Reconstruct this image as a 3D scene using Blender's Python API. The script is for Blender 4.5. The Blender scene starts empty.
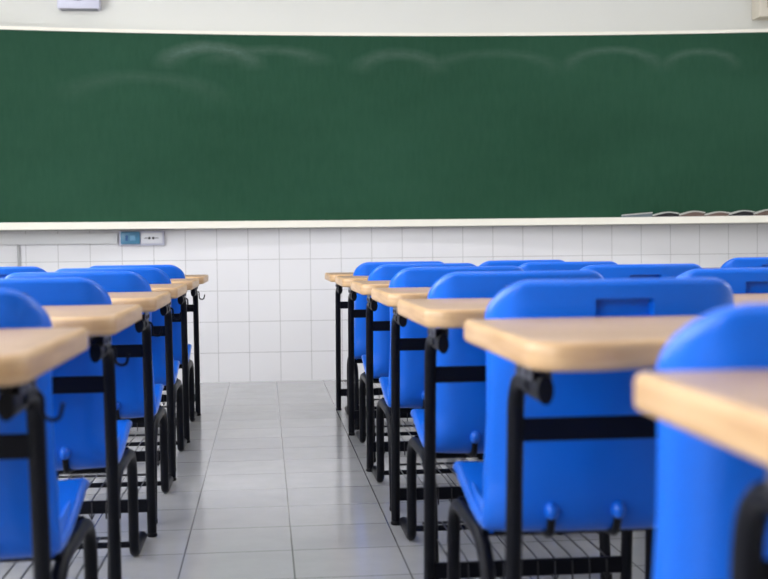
import bpy, bmesh, math, random
from mathutils import Vector, Matrix
PI = math.pi
random.seed(4)
C = bpy.context.scene.collection
sc = bpy.context.scene

# ------------------------------------------------------------------ materials
def mat(name, col, rough=0.5, metal=0.0, spec=0.5, coat=0.0):
    m = bpy.data.materials.new(name); m.use_nodes = True
    b = m.node_tree.nodes['Principled BSDF']
    b.inputs['Base Color'].default_value = (*col, 1)
    b.inputs['Roughness'].default_value = rough
    b.inputs['Metallic'].default_value = metal
    b.inputs['Specular IOR Level'].default_value = spec
    b.inputs['Coat Weight'].default_value = coat
    return m
def N(m, t, **kw):
    n = m.node_tree.nodes.new(t)
    for k, v in kw.items(): setattr(n, k, v)
    return n
def L(m, a, b): m.node_tree.links.new(a, b)
def bsdf(m): return m.node_tree.nodes['Principled BSDF']
def ramp(m, fac, stops):
    r = N(m, 'ShaderNodeValToRGB'); L(m, fac, r.inputs['Fac'])
    e = r.color_ramp.elements
    e[0].position, e[0].color = stops[0][0], (*stops[0][1], 1)
    e[1].position, e[1].color = stops[-1][0], (*stops[-1][1], 1)
    for p, c in stops[1:-1]:
        x = e.new(p); x.color = (*c, 1)
    return r.outputs['Color']
def coords(m, scale=(1,1,1), loc=(0,0,0), out='Object'):
    tc = N(m, 'ShaderNodeTexCoord'); mp = N(m, 'ShaderNodeMapping')
    mp.inputs['Scale'].default_value = scale; mp.inputs['Location'].default_value = loc
    L(m, tc.outputs[out], mp.inputs['Vector']); return mp.outputs['Vector']
def noise(m, vec, scale, detail=3, rough=0.5):
    n = N(m, 'ShaderNodeTexNoise'); L(m, vec, n.inputs['Vector'])
    n.inputs['Scale'].default_value = scale; n.inputs['Detail'].default_value = detail
    n.inputs['Roughness'].default_value = rough
    return n.outputs['Fac']
def bump(m, h, strength, dist=0.002):
    b = N(m, 'ShaderNodeBump'); b.inputs['Strength'].default_value = strength
    b.inputs['Distance'].default_value = dist
    L(m, h, b.inputs['Height']); L(m, b.outputs['Normal'], bsdf(m).inputs['Normal'])
def math_(m, op, a, b=None):
    n = N(m, 'ShaderNodeMath', operation=op)
    for i, x in enumerate((a, b)):
        if x is None: continue
        if isinstance(x, (int, float)): n.inputs[i].default_value = x
        else: L(m, x, n.inputs[i])
    return n.outputs[0]
def mixc(m, fac, a, b):
    n = N(m, 'ShaderNodeMix', data_type='RGBA')
    if isinstance(fac, (int, float)): n.inputs['Factor'].default_value = fac
    else: L(m, fac, n.inputs['Factor'])
    for key, x in (('A', a), ('B', b)):
        s = [i for i in n.inputs if i.name == key and i.type == 'RGBA'][0]
        if isinstance(x, tuple): s.default_value = (*x, 1)
        else: L(m, x, s)
    return [o for o in n.outputs if o.type == 'RGBA'][0]
def grid_line(m, comp, period, offset, width):
    """1 on a joint, 0 on the tile"""
    a = math_(m, 'SUBTRACT', comp, offset - width / 2)
    a = math_(m, 'DIVIDE', a, period)
    f = math_(m, 'FRACT', a)
    return math_(m, 'LESS_THAN', f, width / period)

# blue moulded plastic
M_blue = mat('blue_plastic', (0.010, 0.128, 0.66), 0.30, spec=0.35)
v = coords(M_blue)
L(M_blue, mixc(M_blue, noise(M_blue, v, 9, 3), (0.0005, 0.100, 0.56), (0.001, 0.120, 0.66)), bsdf(M_blue).inputs['Base Color'])
bump(M_blue, noise(M_blue, v, 420, 2), 0.12, 0.0006)
M_black = mat('black_enamel', (0.004, 0.0045, 0.008), 0.40, spec=0.14)
bump(M_black, noise(M_black, coords(M_black), 60, 2), 0.08, 0.001)
M_cap = mat('black_rubber', (0.004, 0.004, 0.006), 0.55, spec=0.15)
M_steel = mat('dull_steel', (0.10, 0.10, 0.115), 0.4, 0.5)
M_wire = mat('dark_wire', (0.03, 0.03, 0.035), 0.35, 0.3)
# laminate desktop
M_top = mat('wood_laminate_top', (0.55, 0.38, 0.25), 0.42, spec=0.35)
v = coords(M_top, (1.2, 16, 16))
n1 = noise(M_top, v, 2.6, 5, 0.6)
v2 = coords(M_top, (3, 60, 60))
n2 = noise(M_top, v2, 3, 2)
c1 = ramp(M_top, n1, [(0.30, (0.22, 0.135, 0.08)), (0.48, (0.35, 0.235, 0.155)), (0.70, (0.45, 0.315, 0.215))])
c2 = mixc(M_top, math_(M_top, 'MULTIPLY', n2, 0.35), c1, (0.34, 0.21, 0.13))
L(M_top, c2, bsdf(M_top).inputs['Base Color'])
M_edge = mat('wood_edge_banding', (0.70, 0.48, 0.27), 0.38)
v = coords(M_edge, (3, 3, 45))
L(M_edge, ramp(M_edge, noise(M_edge, v, 2.2, 4), [(0.3, (0.42, 0.25, 0.115)), (0.7, (0.56, 0.37, 0.20))]), bsdf(M_edge).inputs['Base Color'])
# chalkboard
M_board = mat('green_chalkboard', (0.035, 0.09, 0.058), 0.6, spec=0.1)
v = coords(M_board, (0.55, 1, 1.1))
big = noise(M_board, v, 1.3, 4, 0.6)
fine = noise(M_board, coords(M_board, (14, 1, 3)), 3, 4, 0.7)
base = ramp(M_board, big, [(0.3, (0.008, 0.046, 0.022)), (0.7, (0.015, 0.064, 0.034))])
base = mixc(M_board, math_(M_board, 'MULTIPLY', fine, 0.22), base, (0.06, 0.12, 0.09))
tc = N(M_board, 'ShaderNodeTexCoord'); sp = N(M_board, 'ShaderNodeSeparateXYZ'); L(M_board, tc.outputs['Object'], sp.inputs[0])
wob = noise(M_board, coords(M_board, (1, 1, 1)), 5, 4, 0.7)
def arc(cx, cz, rx, rz, wdt, lo, hi, stren):
    dx = math_(M_board, 'DIVIDE', math_(M_board, 'SUBTRACT', sp.outputs['X'], cx), rx)
    dz = math_(M_board, 'DIVIDE', math_(M_board, 'SUBTRACT', sp.outputs['Z'], cz), rz)
    r = math_(M_board, 'SQRT', math_(M_board, 'ADD', math_(M_board, 'MULTIPLY', dx, dx), math_(M_board, 'MULTIPLY', dz, dz)))
    r = math_(M_board, 'ADD', r, math_(M_board, 'MULTIPLY', math_(M_board, 'SUBTRACT', wob, 0.5), 0.25))
    d = math_(M_board, 'ABSOLUTE', math_(M_board, 'SUBTRACT', r, 1.0))
    k = math_(M_board, 'SUBTRACT', 1.0, math_(M_board, 'DIVIDE', d, wdt))
    k = math_(M_board, 'MAXIMUM', k, 0.0)
    fd = N(M_board, 'ShaderNodeClamp'); L(M_board, math_(M_board, 'DIVIDE', math_(M_board, 'SUBTRACT', sp.outputs['Z'], cz - 0.03), rz), fd.inputs[0])
    k = math_(M_board, 'MULTIPLY', k, fd.outputs[0])
    k = math_(M_board, 'MULTIPLY', k, noise(M_board, coords(M_board, (7, 7, 16)), 2.2, 5, 0.8))
    return math_(M_board, 'MULTIPLY', k, stren * 0.75)
tot = arc(-0.33, 2.02, 0.27, 0.12, 0.45, 0, 0, 0.42)
for a in ((2.27, 2.00, 0.29, 0.13, 0.25, 0, 0, 0.26), (2.84, 2.00, 0.22, 0.11, 0.28, 0, 0, 0.24), (0.88, 2.00, 0.24, 0.11, 0.45, 0, 0, 0.26), (0.05, 2.05, 0.3, 0.08, 0.5, 0, 0, 0.22), (-0.75, 1.80, 0.45, 0.15, 0.35, 0, 0, 0.12), (1.5, 1.98, 0.4, 0.13, 0.3, 0, 0, 0.14)):
    tot = math_(M_board, 'MAXIMUM', tot, arc(*a))
base = mixc(M_board, tot, base, (0.30, 0.38, 0.35))
L(M_board, base, bsdf(M_board).inputs['Base Color'])
M_cream = mat('cream_painted_frame', (0.80, 0.77, 0.68), 0.45)
M_chalkdust = mat('felt_pale', (0.50, 0.50, 0.47), 0.9)
M_felt_dark = mat('felt_dark', (0.012, 0.010, 0.012), 0.9)
M_felt_brown = mat('felt_brown', (0.13, 0.085, 0.07), 0.9)
M_felt_blue = mat('felt_grey_blue', (0.12, 0.15, 0.17), 0.8)
# painted wall
M_wall = mat('painted_wall', (0.65, 0.65, 0.615), 0.7)
bump(M_wall, noise(M_wall, coords(M_wall), 60, 3), 0.08)
M_rear = mat('unseen_rear_wall_darkened', (0.16, 0.14, 0.12), 0.7)  # unseen rear wall, made dark to keep haze out of glossy reflections
M_ceil = mat('ceiling_paint', (0.80, 0.80, 0.80), 0.8)
# tile wainscot (200 mm), world-aligned since the wall object sits at the origin
M_tile = mat('white_wall_tile', (0.74, 0.73, 0.745), 0.16)
tc = N(M_tile, 'ShaderNodeTexCoord'); s = N(M_tile, 'ShaderNodeSeparateXYZ'); L(M_tile, tc.outputs['Object'], s.inputs[0])
hor = math_(M_tile, 'ADD', s.outputs['X'], s.outputs['Y'])
TX0 = 0.086
lx = grid_line(M_tile, hor, 0.2, TX0 + 7.94, 0.0034)
lz = grid_line(M_tile, s.outputs['Z'], 0.2, 0.190, 0.0034)
ln = math_(M_tile, 'MAXIMUM', lx, lz)
tn = noise(M_tile, coords(M_tile), 2.0, 2)
tcol = mixc(M_tile, tn, (0.70, 0.69, 0.71), (0.77, 0.76, 0.775))
L(M_tile, mixc(M_tile, ln, tcol, (0.42, 0.41, 0.415)), bsdf(M_tile).inputs['Base Color'])
bump(M_tile, math_(M_tile, 'ADD', math_(M_tile, 'MULTIPLY', ln, -1.0), math_(M_tile, 'MULTIPLY', noise(M_tile, coords(M_tile), 9, 1), 0.6)), 0.25, 0.001)
# floor tiles (300 mm)
M_floor = mat('grey_floor_tile', (0.5, 0.5, 0.5), 0.12)
tc = N(M_floor, 'ShaderNodeTexCoord'); s = N(M_floor, 'ShaderNodeSeparateXYZ'); L(M_floor, tc.outputs['Object'], s.inputs[0])
lx = grid_line(M_floor, s.outputs['X'], 0.3, 0.066 - 30, 0.0042)
ly = grid_line(M_floor, s.outputs['Y'], 0.3, 7.925 - 30, 0.0050)
ln = math_(M_floor, 'MAXIMUM', lx, math_(M_floor, 'MULTIPLY', ly, 0.9))
cx = math_(M_floor, 'FLOOR', math_(M_floor, 'DIVIDE', math_(M_floor, 'SUBTRACT', s.outputs['X'], 0.066 - 30), 0.3))
cy = math_(M_floor, 'FLOOR', math_(M_floor, 'DIVIDE', math_(M_floor, 'SUBTRACT', s.outputs['Y'], 7.925 - 30), 0.3))
cb = N(M_floor, 'ShaderNodeCombineXYZ'); L(M_floor, cx, cb.inputs[0]); L(M_floor, cy, cb.inputs[1])
wn = N(M_floor, 'ShaderNodeTexWhiteNoise', noise_dimensions='2D'); L(M_floor, cb.outputs[0], wn.inputs['Vector'])
mott = noise(M_floor, coords(M_floor), 7, 5, 0.65)
f1 = mixc(M_floor, mott, (0.34, 0.345, 0.355), (0.46, 0.46, 0.465))
f2 = mixc(M_floor, math_(M_floor, 'MULTIPLY', wn.outputs['Value'], 0.35), f1, (0.36, 0.36, 0.38))
bsdf(M_floor).inputs['Specular IOR Level'].default_value = 0.5
L(M_floor, mixc(M_floor, ln, f2, (0.13, 0.13, 0.13)), bsdf(M_floor).inputs['Base Color'])
rr = math_(M_floor, 'ADD', math_(M_floor, 'MULTIPLY', noise(M_floor, coords(M_floor), 3, 4), 0.12), 0.09)
L(M_floor, rr, bsdf(M_floor).inputs['Roughness'])
wav = noise(M_floor, coords(M_floor), 14, 3)
bump(M_floor, math_(M_floor, 'SUBTRACT', wav, math_(M_floor, 'MULTIPLY', ln, 2.0)), 0.07, 0.001)

M_white = mat('white_plastic', (0.66, 0.66, 0.70), 0.4)
M_lilac = mat('pale_grey_plastic', (0.55, 0.55, 0.66), 0.4)
M_grey = mat('grey_plastic', (0.20, 0.21, 0.25), 0.5)
M_conduit = mat('white_conduit', (0.72, 0.72, 0.73), 0.35)
M_pipe = mat('grey_pipe', (0.42, 0.42, 0.43), 0.4)
M_socket_blue = mat('blue_switch_cover', (0.07, 0.22, 0.36), 0.3)
M_dark = mat('dark_recess', (0.01, 0.01, 0.012), 0.5)
M_beige = mat('beige_casing', (0.62, 0.57, 0.48), 0.5)
M_louver = mat('louvre_grey_beige', (0.42, 0.39, 0.31), 0.5)
M_alu = mat('aluminium_frame', (0.6, 0.6, 0.62), 0.35, 0.8)
M_glass = bpy.data.materials.new('window_glass'); M_glass.use_nodes = True
nt = M_glass.node_tree; nt.nodes.remove(nt.nodes['Principled BSDF'])
tr = nt.nodes.new('ShaderNodeBsdfTransparent'); gl = nt.nodes.new('ShaderNodeBsdfGlossy'); gl.inputs['Roughness'].default_value = 0.02
mx = nt.nodes.new('ShaderNodeMixShader'); mx.inputs[0].default_value = 0.06
nt.links.new(tr.outputs[0], mx.inputs[1]); nt.links.new(gl.outputs[0], mx.inputs[2]); nt.links.new(mx.outputs[0], nt.nodes['Material Output'].inputs['Surface'])
M_lamp = bpy.data.materials.new('added_fluorescent_tube'); M_lamp.use_nodes = True
b = bsdf(M_lamp); b.inputs['Emission Color'].default_value = (1, 0.98, 0.95, 1); b.inputs['Emission Strength'].default_value = 5.0  # glow of the added, unseen ceiling lamps

# ------------------------------------------------------------------ mesh helpers
def obj(name, bm, m, parent=None, smooth=True, angle=40):
    me = bpy.data.meshes.new(name)
    bmesh.ops.recalc_face_normals(bm, faces=bm.faces)
    bm.to_mesh(me); bm.free()
    for x in (m if isinstance(m, (list, tuple)) else [m]): me.materials.append(x)
    if smooth:
        me.polygons.foreach_set('use_smooth', [True] * len(me.polygons))
        me.set_sharp_from_angle(angle=math.radians(angle))
    o = bpy.data.objects.new(name, me); C.objects.link(o)
    if parent: o.parent = parent
    return o
def thing(name, loc=(0, 0, 0)):
    o = bpy.data.objects.new(name, None); C.objects.link(o); o.location = loc
    o.empty_display_size = 0.1
    return o
def tag(o, label, cat, group=None):
    o['label'] = label; o['category'] = cat
    if group: o['group'] = group
    return o
def struct(o): o['kind'] = 'structure'; return o
def box(bm, c, s, bev=0.0, seg=2, mi=0):
    r = bmesh.ops.create_cube(bm, size=1.0)
    bmesh.ops.scale(bm, vec=s, verts=r['verts'])
    bmesh.ops.translate(bm, vec=c, verts=r['verts'])
    fs = list({f for vv in r['verts'] for f in vv.link_faces})
    for f in fs: f.material_index = mi
    if bev > 0:
        es = list({e for vv in r['verts'] for e in vv.link_edges})
        bmesh.ops.bevel(bm, geom=es, offset=bev, segments=seg, affect='EDGES', profile=0.5)
def fillet(pts, rad, n=6):
    pts = [Vector(p) for p in pts]; out = [pts[0]]
    for i in range(1, len(pts) - 1):
        a, b, c = pts[i-1], pts[i], pts[i+1]
        r = rad[i-1] if isinstance(rad, (list, tuple)) else rad
        u = (a - b).normalized(); w = (c - b).normalized()
        r = min(r, (a-b).length * 0.49, (c-b).length * 0.49)
        p0, p1 = b + u * r, b + w * r
        for k in range(n + 1):
            t = k / n
            out.append((1-t)**2 * p0 + 2*t*(1-t) * b + t*t * p1)
    out.append(pts[-1]); return out
def tube(bm, pts, r, seg=12, rx=None, mi=0):
    """swept round (or oval: r across the path's side axis, rx along the up axis) tube"""
    pts = [Vector(p) for p in pts]; rx = rx or r
    rings = []; up = None
    for i, p in enumerate(pts):
        if i == 0: t = pts[1] - p
        elif i == len(pts) - 1: t = p - pts[i-1]
        else: t = (pts[i+1] - p).normalized() + (p - pts[i-1]).normalized()
        t.normalize()
        if up is None:
            up = Vector((0, 0, 1)) if abs(t.z) < 0.9 else Vector((0, 1, 0))
        side = t.cross(up); side.normalize(); up = side.cross(t); up.normalize()
        rings.append([bm.verts.new(p + side * (r * math.cos(2*PI*k/seg)) + up * (rx * math.sin(2*PI*k/seg))) for k in range(seg)])
    fs = []
    for a, b in zip(rings, rings[1:]):
        for k in range(seg):
            fs.append(bm.faces.new((a[k], a[(k+1) % seg], b[(k+1) % seg], b[k])))
    fs.append(bm.faces.new(rings[0][::-1])); fs.append(bm.faces.new(rings[-1]))
    for f in fs: f.material_index = mi
def cyl(bm, c, r, h, axis='Z', seg=16, bev=0.0):
    c = Vector(c); d = {'X': Vector((h/2, 0, 0)), 'Y': Vector((0, h/2, 0)), 'Z': Vector((0, 0, h/2))}[axis]
    if bev:
        n = d.normalized()
        rs = [(-1, r-bev), (0, r), (0, r), (1, r-bev)]
        ps = [c-d, c-d+n*bev, c+d-n*bev, c+d]
        up = Vector((0, 0, 1)) if axis != 'Z' else Vector((0, 1, 0)); side = n.cross(up)
        rings = [[bm.verts.new(p + side*q*math.cos(2*PI*k/seg) + up*q*math.sin(2*PI*k/seg)) for k in range(seg)] for p, (_, q) in zip(ps, rs)]
        for a, b in zip(rings, rings[1:]):
            for k in range(seg): bm.faces.new((a[k], a[(k+1) % seg], b[(k+1) % seg], b[k]))
        bm.faces.new(rings[0][::-1]); bm.faces.new(rings[-1])
    else: tube(bm, [c-d, c+d], r, seg)
def copy_tree(o, parent=None):
    c = o.copy(); C.objects.link(c)
    if parent: c.parent = parent
    for ch in list(o.children): copy_tree(ch, c)
    return c

# ------------------------------------------------------------------ school chair
# local frame: sitter faces +Y (towards the board); y = 0 is the rear face of the backrest at its foot
def catmull(P, n):
    out = []
    Q = [P[0]] + P + [P[-1]]
    for i in range(1, len(Q) - 2):
        p0, p1, p2, p3 = (Vector((*q, 0)) for q in Q[i-1:i+3])
        for k in range(n):
            t = k / n
            out.append(0.5 * ((2*p1) + (p2-p0)*t + (2*p0-5*p1+4*p2-p3)*t*t + (3*p1-p0-3*p2+p3)*t**3))
    out.append(Vector((*P[-1], 0)))
    return out
CH = 0.787
def make_shell():
    prof = catmull([(-0.036, CH), (-0.026, 0.70), (-0.006, 0.60), (0.006, 0.50), (0.012, 0.405), (0.030, 0.355), (0.085, 0.336), (0.20, 0.340),
                    (0.32, 0.359), (0.41, 0.377), (0.452, 0.372), (0.472, 0.346)], 14)
    # arc length
    S = [0.0]
    for a, b in zip(prof, prof[1:]): S.append(S[-1] + (b-a).length)
    tot = S[-1]
    def at(s):
        s = max(0.0, min(tot, s))
        lo, hi = 0, len(S) - 1
        while hi - lo > 1:
            m = (lo + hi) // 2
            if S[m] <= s: lo = m
            else: hi = m
        t = (s - S[lo]) / max(1e-9, S[hi] - S[lo])
        p = prof[lo].lerp(prof[hi], t)
        a = prof[max(0, lo-1)]; b = prof[min(len(prof)-1, hi+1)]
        d = (b - a).normalized()
        return p, Vector((d.y, -d.x, 0))       # normal: rear / underside
    T = 0.024
    # sample positions: dense near both ends and at the grip
    ss = []
    for k in range(7): ss.append(T/2 * (1 - math.cos(k / 6 * PI / 2)))
    s = 0.016
    while s < 0.12:
        ss.append(s); s += 0.008
    g0, g1 = 0.034, 0.078
    ss += [g0-0.001, g0+0.002, g1-0.004, g1+0.004]
    k = 0.12
    while k < tot - 0.10: ss.append(k); k += 0.015
    while k < tot - 0.02: ss.append(k); k += 0.009
    for k in range(7): ss.append(tot - T/2 * (1 - math.cos(k / 6 * PI / 2)))
    ss = sorted(set(round(x, 5) for x in ss))
    xb = [0.0, 0.02, 0.04, 0.049, 0.052, 0.07, 0.1]
    def half(s):
        # outline half width with rounded corners, wider at the seat
        z = s / tot
        w = 0.235 - 0.011 * math.sin(PI * min(1, z / 0.50)) ** 1.0 - 0.008 * max(0, z - 0.55) / 0.45
        r0, r1 = 0.078, 0.040
        if s < r0: w -= r0 - math.sqrt(max(0, r0*r0 - (r0-s)**2))
        e = tot - s
        if e < r1: w -= r1 - math.sqrt(max(0, r1*r1 - (r1-e)**2))
        return w
    bm = bmesh.new(); rings = []
    for s in ss:
        p, nrm = at(s)
        w = half(s)
        e = min(s, tot - s)
        t = T if e >= T/2 else 2 * math.sqrt(max(0, (T/2)**2 - (T/2 - e)**2))
        t = max(t, 0.0012)
        inner = w - T/2
        xs = [x for x in xb] + [0.1 + (inner - 0.1) * k / 6 for k in range(1, 7)]
        xs = [-x for x in xs[:0:-1]] + xs
        back = s / tot < 0.47
        def curve(x):
            u = abs(x) / 0.218
            f = (1 - min(1, max(0, (s/tot - 0.40) / 0.14)))
            dy = (0.030 * u**2 + 0.028 * max(0, (u - 0.80) / 0.2)**2) * f
            dz = 0.006 * u**3 * (1 - f)
            return dy, dz
        loop = []
        for x in xs:       # rear / underside
            dy, dz = curve(x)
            off = t / 2
            if g0 < s < g1 and abs(x) < 0.0505: off = t/2 - 0.017
            loop.append((x, p.x + nrm.x*off + dy, p.y + nrm.y*off + dz))
        for k in range(1, 6):
            a = PI/2 - k / 6 * PI
            x = inner + T/2 * math.cos(a); dy, dz = curve(x)
            loop.append((x, p.x + nrm.x*t/2*math.sin(a) + dy, p.y + nrm.y*t/2*math.sin(a) + dz))
        for x in xs[::-1]:
            dy, dz = curve(x)
            loop.append((x, p.x - nrm.x*t/2 + dy, p.y - nrm.y*t/2 + dz))
        for k in range(1, 6):
            a = -PI/2 + k / 6 * PI
            x = inner + T/2 * math.cos(a); dy, dz = curve(x)
            loop.append((-x, p.x + nrm.x*t/2*math.sin(a) + dy, p.y + nrm.y*t/2*math.sin(a) + dz))
        rings.append([bm.verts.new(q) for q in loop])
    n = len(rings[0])
    for a, b in zip(rings, rings[1:]):
        for k in range(n):
            bm.faces.new((a[k], a[(k+1) % n], b[(k+1) % n], b[k]))
    bm.faces.new(rings[0][::-1]); bm.faces.new(rings[-1])
    # turned-down seat rims along both sides
    for sx in (-1, 1):
        tube(bm, fillet([(sx*0.2155, 0.074, 0.350), (sx*0.213, 0.20, 0.343), (sx*0.209, 0.34, 0.354), (sx*0.209, 0.452, 0.367)], 0.05, 5), 0.0105, 12, 0.024)
    # teardrop bosses low on the back
    for x in (-0.119, 0.0, 0.119):
        r = bmesh.ops.create_uvsphere(bm, u_segments=16, v_segments=10, radius=1.0)
        bmesh.ops.scale(bm, vec=(0.0130, 0.019, 0.0170), verts=r['verts'])
        bmesh.ops.translate(bm, vec=(x, (0.005 if x == 0 else 0.013), 0.377), verts=r['verts'])
    return bm
def make_chair():
    t = thing('school_chair')
    obj('seat_shell', make_shell(), M_blue, t, angle=50)
    for sx in (-1, 1):
        bm = bmesh.new()
        X = sx * 0.220
        P = fillet([(X, 0.045, 0.012), (X, 0.085, 0.304), (X, 0.495, 0.306), (X, 0.506, 0.0135), (X, 0.722, 0.0135)], [0.12, 0.095, 0.036], 8)
        tube(bm, P, 0.0142, 12)
        f = obj('side_frame', bm, M_black, t)
        bm = bmesh.new(); cyl(bm, (X, 0.044, 0.009), 0.0155, 0.018, 'Z', 14, 0.003)
        obj('foot_cap', bm, M_cap, f)
        bm = bmesh.new(); cyl(bm, (X, 0.717, 0.0135), 0.0135, 0.02, 'Y', 14, 0.003)
        obj('end_cap', bm, M_cap, f)
    bm = bmesh.new(); tube(bm, [(-0.220, 0.15, 0.316), (0.220, 0.15, 0.316)], 0.011, 10, 0.014)
    obj('seat_rail', bm, M_black, t)
    bm = bmesh.new(); tube(bm, [(-0.220, 0.42, 0.312), (0.220, 0.42, 0.312)], 0.011, 10)
    obj('seat_rail', bm, M_black, t)
    bm = bmesh.new(); tube(bm, [(-0.220, 0.505, 0.040), (0.220, 0.505, 0.040)], 0.0085, 10)
    obj('stretcher', bm, M_black, t)
    for x in (-0.119, 0.0, 0.119):
        bm = bmesh.new()
        tube(bm, fillet([(x, (0.004 if x == 0 else 0.012), 0.364), (x, 0.024, 0.331), (x, 0.14, 0.320)], 0.02, 5), 0.0075, 10)
        obj('back_bracket', bm, M_black, t)
    return t

# ------------------------------------------------------------------ school desk
# local frame: y = 0 at the floor posts; the pupil sits on the -Y side
DH = 0.725; DW = 0.592; TH = 0.037
def make_top():
    bm = bmesh.new()
    y0, y1 = -0.465, 0.075
    hw = DW / 2
    rc = [0.055, 0.055, 0.018, 0.018]      # corners: near-left, near-right, far-right, far-left
    def outline(inset):
        pts = []
        cs = [(-hw, y0, 1, 1, PI, rc[0]), (hw, y0, -1, 1, 1.5*PI, rc[1]), (hw, y1, -1, -1, 0, rc[2]), (-hw, y1, 1, -1, 0.5*PI, rc[3])]
        for cx, cy, sx, sy, a0, r in cs:
            ox, oy = cx + sx*r, cy + sy*r
            rr = max(0.001, r - inset)
            for k in range(9):
                a = a0 + k / 8 * PI/2
                pts.append((ox + rr*math.cos(a), oy + rr*math.sin(a)))
            if cy == y0 and cx < 0:      # shallow body cut-out along the pupil's edge
                for k in range(25):
                    x = -0.215 + 0.43 * k / 24
                    q = min(1, (0.215 - abs(x)) / 0.09); q = q*q*(3-2*q)
                    pts.append((x, y0 + 0.026*q + inset))
        return pts
    e = 0.009
    levels = []
    for k in range(5):
        a = k / 4 * PI/2
        levels.append((e * (1 - math.cos(PI/2 - a)) if False else e * (1 - math.sin(a)), DH - TH + e * (1 - math.cos(a))))
    for k in range(5):
        a = k / 4 * PI/2
        levels.append((e * (1 - math.cos(a)), DH - e * (1 - math.sin(a))))
    rings = [[bm.verts.new((x, y, z)) for x, y in outline(i)] for i, z in levels]
    n = len(rings[0])
    for a, b in zip(rings, rings[1:]):
        for k in range(n):
            f = bm.faces.new((a[k], a[(k+1) % n], b[(k+1) % n], b[k])); f.material_index = 1
    f = bm.faces.new(rings[0][::-1]); f.material_index = 1
    top = bm.faces.new(rings[-1]); top.material_index = 0
    return bm
def make_desk():
    t = thing('school_desk')
    obj('desktop', make_top(), [M_top, M_edge], t, angle=50)
    PX = 0.234
    for sx in (-1, 1):
        X = sx * PX
        bm = bmesh.new()
        P = fillet([(X, 0.0, 0.014), (X, -0.020, 0.25), (X, -0.062, 0.643), (X, -0.19, 0.643)], [0.1, 0.095], 10)
        tube(bm, P, 0.0138, 12)
        leg = obj('leg', bm, M_black, t)
        bm = bmesh.new(); cyl(bm, (X, 0, 0.006), 0.0155, 0.012, 'Z', 14, 0.003)
        obj('foot_glide', bm, M_cap, leg)
        bm = bmesh.new()
        tube(bm, [(X, -0.150, 0.643), (X, -0.255, 0.643)], 0.0105, 14, 0.0195)
        arm = obj('support_arm', bm, M_black, t)
        bm = bmesh.new()
        tube(bm, [(X, -0.250, 0.643), (X, -0.262, 0.643), (X, -0.266, 0.643)], 0.0115, 16, 0.0205)
        obj('end_cap', bm, M_cap, arm)
        bm = bmesh.new()
        box(bm, (X, -0.17, 0.6905), (0.044, 0.16, 0.003))
        box(bm, (X + sx*0.0135, -0.185, 0.671), (0.003, 0.11, 0.036), 0.001, 1)
        box(bm, (X - sx*0.0135, -0.185, 0.671), (0.003, 0.11, 0.036), 0.001, 1)
        box(bm, (X, -0.185, 0.684), (0.026, 0.11, 0.012), 0.001, 1)
        for yy in (-0.21, -0.155): cyl(bm, (X, yy, 0.662), 0.006, 0.036, 'X', 8)
        obj('mounting_bracket', bm, M_steel, arm)
    bm = bmesh.new(); box(bm, (0, -0.054, 0.557), (2*PX - 0.02, 0.012, 0.037), 0.002, 1)
    obj('upper_crossbar', bm, M_black, t)
    bm = bmesh.new(); box(bm, (0, -0.004, 0.094), (2*PX - 0.02, 0.014, 0.038), 0.002, 1)
    obj('lower_crossbar', bm, M_black, t)
    bm = bmesh.new()
    nw = 10; W = 0.185
    for k in range(nw):
        x = -W + 2*W*k/(nw-1)
        tube(bm, fillet([(x, -0.014, 0.060), (x, -0.011, 0.114), (x, 0.05, 0.116), (x, 0.40, 0.114), (x, 0.43, 0.112)], 0.012, 3), 0.0022, 6)
    tube(bm, [(-W-0.01, 0.43, 0.108), (W+0.01, 0.43, 0.108)], 0.004, 8)
    
    # little V clips that hook round the bar
    for k in range(0, nw, 3):
        x = -W + 2*W*k/(nw-1)
        tube(bm, [(x-0.008, -0.013, 0.078), (x, -0.014, 0.058), (x+0.008, -0.013, 0.078)], 0.0022, 6)
    obj('wire_rack', bm, M_wire, t)
    bm = bmesh.new()
    hx = PX + 0.010
    tube(bm, fillet([(hx-0.01, -0.12, 0.643), (hx+0.012, -0.12, 0.643), (hx+0.012, -0.12, 0.606), (hx+0.034, -0.12, 0.602), (hx+0.040, -0.12, 0.628)], 0.016, 5), 0.0030, 8)
    obj('bag_hook', bm, M_black, t)
    return t

chair0 = make_chair(); desk0 = make_desk(); first = {'c': True, 'd': True}
GAP = 0.765
def jit(a): return random.uniform(-a, a)
def put_chair(x, y, rz, label, group):
    c = chair0 if first['c'] else copy_tree(chair0); first['c'] = False
    c.location = (x, y, 0); c.rotation_euler = (0, 0, rz)
    tag(c, label, 'chair', group)
def put_desk(x, y, rz, label, group):
    d = desk0 if first['d'] else copy_tree(desk0); first['d'] = False
    d.location = (x, y, 0); d.rotation_euler = (0, 0, rz)
    tag(d, label, 'desk', group)

ORD = ['nearest', 'second nearest', 'third nearest', 'fourth nearest', 'fifth nearest', 'sixth nearest', 'farthest']
def column(rows, where, gd, gc):
    """rows: near to far: (desk x, desk y or None, chair x, chair y or None)"""
    nd = [r for r in rows if r[1] is not None]; nc = [r for r in rows if r[3] is not None]
    for i, r in enumerate(nd):
        o = 'only' if len(nd) == 1 else ('farthest' if i == len(nd)-1 else ORD[i])
        put_desk(r[0], r[1], 0, f'wood-topped black-legged desk, {o} desk of the {where}', gd)
    for i, r in enumerate(nc):
        o = 'only' if len(nc) == 1 else ('farthest' if i == len(nc)-1 else ORD[i])
        put_chair(r[2], r[3], 0, f'blue plastic chair, {o} chair of the {where}', gc)

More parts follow.
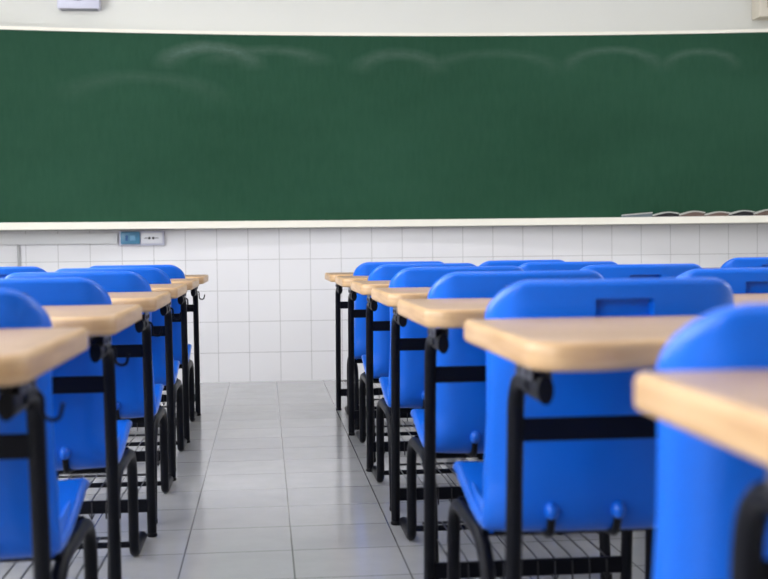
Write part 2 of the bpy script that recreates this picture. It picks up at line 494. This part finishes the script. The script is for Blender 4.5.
# column just right of the aisle
DB = [1.045, 1.935, 2.80, 3.70, 4.61, 5.53, 6.42]
CB = [None, 1.14, 2.10, 2.96, 3.85, 4.77, 5.66]
DXB = [0.636, 0.622, 0.605, 0.622, 0.622, 0.617, 0.612]
CXB = [0, 0.618, 0.618, 0.630, 0.624, 0.634, 0.640]
column([(dx, d, cx_, c) for dx, d, cx_, c in zip(DXB, DB, CXB, CB)], 'column along the right of the aisle', 'desks right of the aisle', 'chairs right of the aisle')
# its neighbour further right, desks touching
column([(1.214, d, cx_, c) for d, cx_, c in zip([2.82, 3.72, 4.61, 5.53, 6.42], [0, 1.235, 1.212, 1.205, 1.215], [None, 2.96, 3.85, 4.77, 5.66])], 'second column right of the aisle', 'desks in the second column right of the aisle', 'chairs in the second column right of the aisle')
column([(2.37, d, 2.41, c) for d, c in zip([5.53, 6.42], [None, 5.66])], 'column at the far right edge', 'desks at the far right', None)
# left of the aisle
DL = [1.90, 2.75, 3.65, 4.54, 5.44, 6.34]
CL = [None, 2.03, 2.885, 3.775, 4.675, 5.575]
column([(dx, d, cx_, c) for dx, d, cx_, c in zip([-0.574, -0.574, -0.578, -0.585, -0.588, -0.587], DL, [0, -0.583, -0.589, -0.577, -0.584, -0.588], CL)], 'column along the left of the aisle', 'desks left of the aisle', 'chairs left of the aisle')
column([(-1.185, d, -1.185, c) for d, c in zip([5.44, 6.34], [None, 5.575])], 'column at the far left edge', 'desks at the far left', None)

# ------------------------------------------------------------------ room shell
D = 7.94; XL, XR = -2.9, 4.3; YB = -2.6; HC = 3.1
def quadbox(name, c, s, m, parent=None):
    bm = bmesh.new(); box(bm, c, s); return obj(name, bm, m, parent, smooth=False)
struct(quadbox('floor', ((XL+XR)/2, (YB+D)/2, -0.05), (XR-XL+0.4, D-YB+0.4, 0.1), M_floor))
struct(quadbox('ceiling', ((XL+XR)/2, (YB+D)/2, HC+0.05), (XR-XL+0.4, D-YB+0.4, 0.1), M_ceil))
struct(quadbox('wall_front', ((XL+XR)/2, D+0.1, HC/2), (XR-XL+0.4, 0.2, HC), M_wall))
struct(quadbox('trim_1', ((XL+XR)/2, D-0.004, 0.525), (XR-XL, 0.010, 1.05), M_tile))          # tiled wainscot
bm = bmesh.new(); box(bm, ((XL+XR)/2, YB-0.1, HC/2), (XR-XL+0.4, 0.2, HC))
struct(obj('wall_back', bm, M_rear, smooth=False))
def side_wall(name, x, wins, z0, z1):
    bm = bmesh.new(); yy = YB
    for a, b in wins + [(D, D)]:
        if a > yy: box(bm, (x, (yy+a)/2, HC/2), (0.2, a-yy, HC))
        yy = b
    for a, b in wins:
        box(bm, (x, (a+b)/2, z0/2), (0.2, b-a, z0)); box(bm, (x, (a+b)/2, (z1+HC)/2), (0.2, b-a, HC-z1))
    return struct(obj(name, bm, M_wall, smooth=False))
WL = [(-2.2, 0.2), (0.7, 3.1), (3.6, 6.0)]
WR = [(3.6, 5.0)]  # right-hand window is unseen, added to balance the light
side_wall('wall_left', XL-0.1, WL, 0.95, 2.75)
side_wall('wall_right', XR+0.1, WR, 1.3, 2.5)
wi = 1
for wx, wins, z0, z1 in ((XL-0.1, WL, 0.95, 2.75), (XR+0.1, WR, 1.3, 2.5)):
    for a, b in wins:
        w = thing(f'window_{wi}', (wx, (a+b)/2, z0)); struct(w); wi += 1
        h = z1 - z0; l = b - a
        bm = bmesh.new()
        for yy in (-l/2+0.025, 0, l/2-0.025): box(bm, (0, yy, h/2), (0.05, 0.05, h))
        for zz in (0.025, h-0.025): box(bm, (0, 0, zz), (0.05, l, 0.05))
        obj('window_frame', bm, M_alu, w, smooth=False)
        bm = bmesh.new(); box(bm, (0, 0, h/2), (0.006, l-0.06, h-0.06)); obj('window_pane', bm, M_glass, w, smooth=False)

# ------------------------------------------------------------------ curved chalkboard
BX, SAG, HALF = 0.62, 0.17, 2.30
def yf(x): return D - 0.035 - SAG * ((x - BX) / HALF) ** 2
BL, BR = -2.15, 3.75
Z0, Z1 = 1.036, 2.222
def strip(bm, x0, x1, z0, z1, front, back, n=60):
    prev = None
    for i in range(n + 1):
        x = x0 + (x1-x0) * i / n
        r = [bm.verts.new((x, front(x), z0)), bm.verts.new((x, front(x), z1)), bm.verts.new((x, back(x), z1)), bm.verts.new((x, back(x), z0))]
        if prev:
            for k in range(4): bm.faces.new((prev[k], prev[(k+1) % 4], r[(k+1) % 4], r[k]))
        else: bm.faces.new(r)
        prev = r
    bm.faces.new(prev[::-1])
board = thing('chalkboard', (0, 0, 0))
bm = bmesh.new(); strip(bm, BL, BR, Z0, Z1, yf, lambda x: D - 0.001)
obj('writing_surface', bm, M_board, board)
bm = bmesh.new(); strip(bm, BL, BR, Z1, Z1+0.021, lambda x: yf(x)-0.014, lambda x: D - 0.001)
obj('top_frame', bm, M_cream, board)
bm = bmesh.new(); strip(bm, BL, BR, Z0-0.044, Z0, lambda x: yf(x)-0.085, lambda x: D - 0.010)
obj('chalk_tray', bm, M_cream, board)
for x in (BL-0.012, BR+0.012):
    bm = bmesh.new(); box(bm, (x, (yf(x)+D)/2-0.008, (Z0+Z1)/2), (0.024, D-yf(x)+0.014, Z1-Z0+0.04)); obj('side_frame', bm, M_cream, board, smooth=False)
tag(board, 'long curved green chalkboard with cream frame, smeared with chalk dust', 'chalkboard')

# erasers / cloths fanned along the tray, each resting on its neighbour
fans = [('bluish white flat board cloth, leftmost on the chalk tray', M_felt_blue, 2.318, 0.192, 0.032, -0.02),
        ('black-sided felt eraser next to the bluish cloth on the chalk tray', M_felt_dark, 2.505, 0.175, 0.036, 0.0),
        ('brown-sided felt eraser, third item from the left on the chalk tray', M_felt_brown, 2.675, 0.172, 0.040, 0.0),
        ('grey-brown felt eraser between brown and black ones on the chalk tray', M_felt_brown, 2.835, 0.170, 0.034, 0.0),
        ('black-sided felt eraser, second from the right on the chalk tray', M_felt_dark, 2.99, 0.170, 0.040, 0.0),
        ('reddish-brown felt eraser at the photo\'s right edge on the chalk tray', M_felt_brown, 3.145, 0.175, 0.045, 0.0)]
for i, (lab, m, x0, ln_, hh, tl) in enumerate(fans):
    nm = 'board_cloth' if i == 0 else 'chalkboard_eraser'
    t = thing(nm, (x0, yf(x0 + ln_/2) - 0.042, Z0))
    tag(t, lab, 'cloth' if i == 0 else 'eraser', None if i == 0 else 'erasers on the chalk tray')
    bm = bmesh.new(); bt = bmesh.new(); L_ = ln_ - 0.004
    def top(u): return hh * (0.35 + 0.65 * math.sin(min(1, u*1.25) * PI/2)) * (1 - 0.32 * max(0, u-0.55)/0.45) if i else hh * (0.55 + 0.45*u)
    n = 14; lo = []; 
    for bmx, za, zb, yw in ((bm, lambda u: 0.0, lambda u: top(u)-0.007, 0.030), (bt, lambda u: top(u)-0.007, top, 0.033)):
        prev = None
        for k in range(n+1):
            u = k / n; x = u * L_ + 0.002
            r = [bmx.verts.new((x, -yw, max(0.0005, za(u)))), bmx.verts.new((x, -yw, zb(u))), bmx.verts.new((x, yw, zb(u))), bmx.verts.new((x, yw, max(0.0005, za(u))))]
            if prev:
                for q in range(4): bmx.faces.new((prev[q], prev[(q+1) % 4], r[(q+1) % 4], r[q]))
            else: bmx.faces.new(r)
            prev = r
        bmx.faces.new(prev[::-1])
    obj('body', bm, m, t, angle=30); obj('top_layer', bt, M_chalkdust, t, angle=30)

# ------------------------------------------------------------------ wall fittings under and above the board
WF = D - 0.009      # face of the tiles
bm = bmesh.new(); box(bm, (-1.55, WF-0.0125, 0.935), (1.24, 0.025, 0.066), 0.003, 2)
tag(obj('cable_trunking', bm, M_conduit), 'white horizontal cable trunking on the tiles below the chalkboard', 'cable trunking')
bm = bmesh.new(); tube(bm, [(-1.548, WF-0.010, 0.004), (-1.548, WF-0.010, 0.901)], 0.009, 10)
tag(obj('conduit_pipe', bm, M_pipe), 'thin grey vertical pipe running down the tiles from the trunking', 'pipe')
t = thing('wall_socket', (-0.920, WF, 0.889)); tag(t, 'grey wall plate with blue switch and white double outlet below the chalkboard', 'socket')
bm = bmesh.new(); box(bm, (0.142, -0.013, 0.045), (0.284, 0.026, 0.092), 0.004, 2); obj('backplate', bm, M_lilac, t)
bm = bmesh.new(); box(bm, (0.072, -0.034, 0.048), (0.122, 0.018, 0.080), 0.007, 3); sw = obj('switch_cover', bm, M_socket_blue, t)
bm = bmesh.new(); box(bm, (0.050, -0.044, 0.048), (0.016, 0.004, 0.034), 0.001, 1); obj('switch_toggle', bm, mat('deep_blue', (0.02, 0.10, 0.28), 0.3), sw)
bm = bmesh.new(); box(bm, (0.088, -0.044, 0.048), (0.034, 0.004, 0.034), 0.001, 1); obj('switch_rocker', bm, mat('light_blue', (0.14, 0.32, 0.50), 0.3), sw)
bm = bmesh.new(); box(bm, (0.206, -0.029, 0.046), (0.134, 0.008, 0.070), 0.003, 2); op = obj('outlet_plate', bm, M_white, t)
bm = bmesh.new()
for x in (0.192, 0.216): cyl(bm, (x, -0.034, 0.046), 0.0085, 0.004, 'Y', 12)
for x in (0.170, 0.238): box(bm, (x, -0.034, 0.046), (0.022, 0.003, 0.004))
obj('outlet_hole', bm, M_dark, op)

t = thing('wall_speaker', (-1.138, D, 2.375)); tag(t, 'pale grey box loudspeaker with round grille high on wall above the chalkboard', 'speaker')
bm = bmesh.new(); box(bm, (0, -0.045, 0.16), (0.262, 0.09, 0.32), 0.010, 3); obj('casing', bm, M_lilac, t)
bm = bmesh.new(); cyl(bm, (0.0, -0.092, 0.144), 0.095, 0.012, 'Y', 32, 0.004); g = obj('grille', bm, M_grey, t)
bm = bmesh.new(); box(bm, (0, -0.045, 0.004), (0.230, 0.078, 0.010)); obj('base_trim', bm, M_grey, t)
t = thing('air_vent_box', (3.51, D, 2.346)); tag(t, 'beige louvred box mounted high on the wall at the photo\'s top right', 'vent box')
bm = bmesh.new()
box(bm, (0, -0.07, 0.2), (0.50, 0.14, 0.40), 0.008, 2); obj('casing', bm, M_beige, t)
bm = bmesh.new(); box(bm, (0.0, -0.143, 0.21), (0.40, 0.008, 0.30)); pnl = obj('vent_panel', bm, M_louver, t)
bm = bmesh.new()
for k in range(13): box(bm, (-0.185 + k*0.031, -0.151, 0.225), (0.009, 0.010, 0.25), 0.001, 1)
obj('louvre', bm, M_beige, pnl)

# ------------------------------------------------------------------ ceiling lamps, added out of view to light the room
def lamp(x, y, lab):
    t = thing('added_ceiling_lamp', (x, y, HC)); tag(t, lab, 'lamp', 'added ceiling lamps')
    bm = bmesh.new(); box(bm, (0, 0, -0.03), (1.26, 0.20, 0.06), 0.005, 1); obj('housing', bm, M_white, t)
    for s in (-1, 1):
        bm = bmesh.new(); cyl(bm, (0, s*0.055, -0.078), 0.013, 1.18, 'X', 12); obj('tube', bm, M_lamp, t)
    li = bpy.data.lights.new('added_lamp_light', 'AREA'); li.shape = 'RECTANGLE'; li.size = 1.2; li.size_y = 0.18
    li.energy = 9; li.color = (1, 0.985, 0.96)
    o = bpy.data.objects.new('added_lamp_light', li); C.objects.link(o); o.parent = t; o.location = (0, 0, -0.105)
for y, row in ((-0.6, 'back'), (2.6, 'middle'), (5.6, 'front')):
    for x, side in ((-1.3, 'left'), (0.7, 'middle'), (2.8, 'right')):
        lamp(x, y, f'added unseen white twin fluorescent ceiling lamp, {side} one in the {row} row')

# ------------------------------------------------------------------ daylight
w = bpy.data.worlds.new('World'); sc.world = w; w.use_nodes = True
bg = w.node_tree.nodes['Background']; bg.inputs['Color'].default_value = (0.95, 0.97, 1.0, 1); bg.inputs['Strength'].default_value = 9.5
for wx, wins, z0, z1, s in ((XL-0.21, WL, 0.95, 2.75, 1), (XR+0.21, WR, 1.3, 2.5, -1)):
    for a, b in wins:
        li = bpy.data.lights.new('sky_portal', 'AREA'); li.shape = 'RECTANGLE'; li.size = z1-z0; li.size_y = b-a
        li.cycles.is_portal = True
        o = bpy.data.objects.new('sky_portal', li); C.objects.link(o)
        o.location = (wx, (a+b)/2, (z0+z1)/2); o.rotation_euler = (0, -s*PI/2, 0)

# ------------------------------------------------------------------ camera
F = 1222.0
cam = bpy.data.cameras.new('camera'); co = bpy.data.objects.new('camera', cam); C.objects.link(co)
cam.sensor_width = 36; cam.lens = 36 * F / 768; cam.clip_start = 0.05
th = math.atan(119 / F); ph = math.atan(39.4 / F); ro = 0.0115
f = Vector((math.sin(th)*math.cos(ph), math.cos(th)*math.cos(ph), -math.sin(ph)))
r0 = f.cross(Vector((0, 0, 1))).normalized(); u0 = r0.cross(f)
r = r0 * math.cos(ro) - u0 * math.sin(ro); u = r.cross(f)
co.matrix_world = Matrix(((r.x, u.x, -f.x, 0), (r.y, u.y, -f.y, 0), (r.z, u.z, -f.z, 0.8414), (0, 0, 0, 1)))
cam.dof.use_dof = True; cam.dof.focus_distance = 4.9; cam.dof.aperture_fstop = 4.2
sc.camera = co
sc.view_settings.view_transform = 'Standard'; sc.view_settings.look = 'None'
sc.view_settings.gamma = 1; sc.view_settings.use_curve_mapping = False
sc.view_settings.exposure = 0.40
sc.cycles.use_denoising = True
sc.cycles.max_bounces = 8; sc.cycles.diffuse_bounces = 5
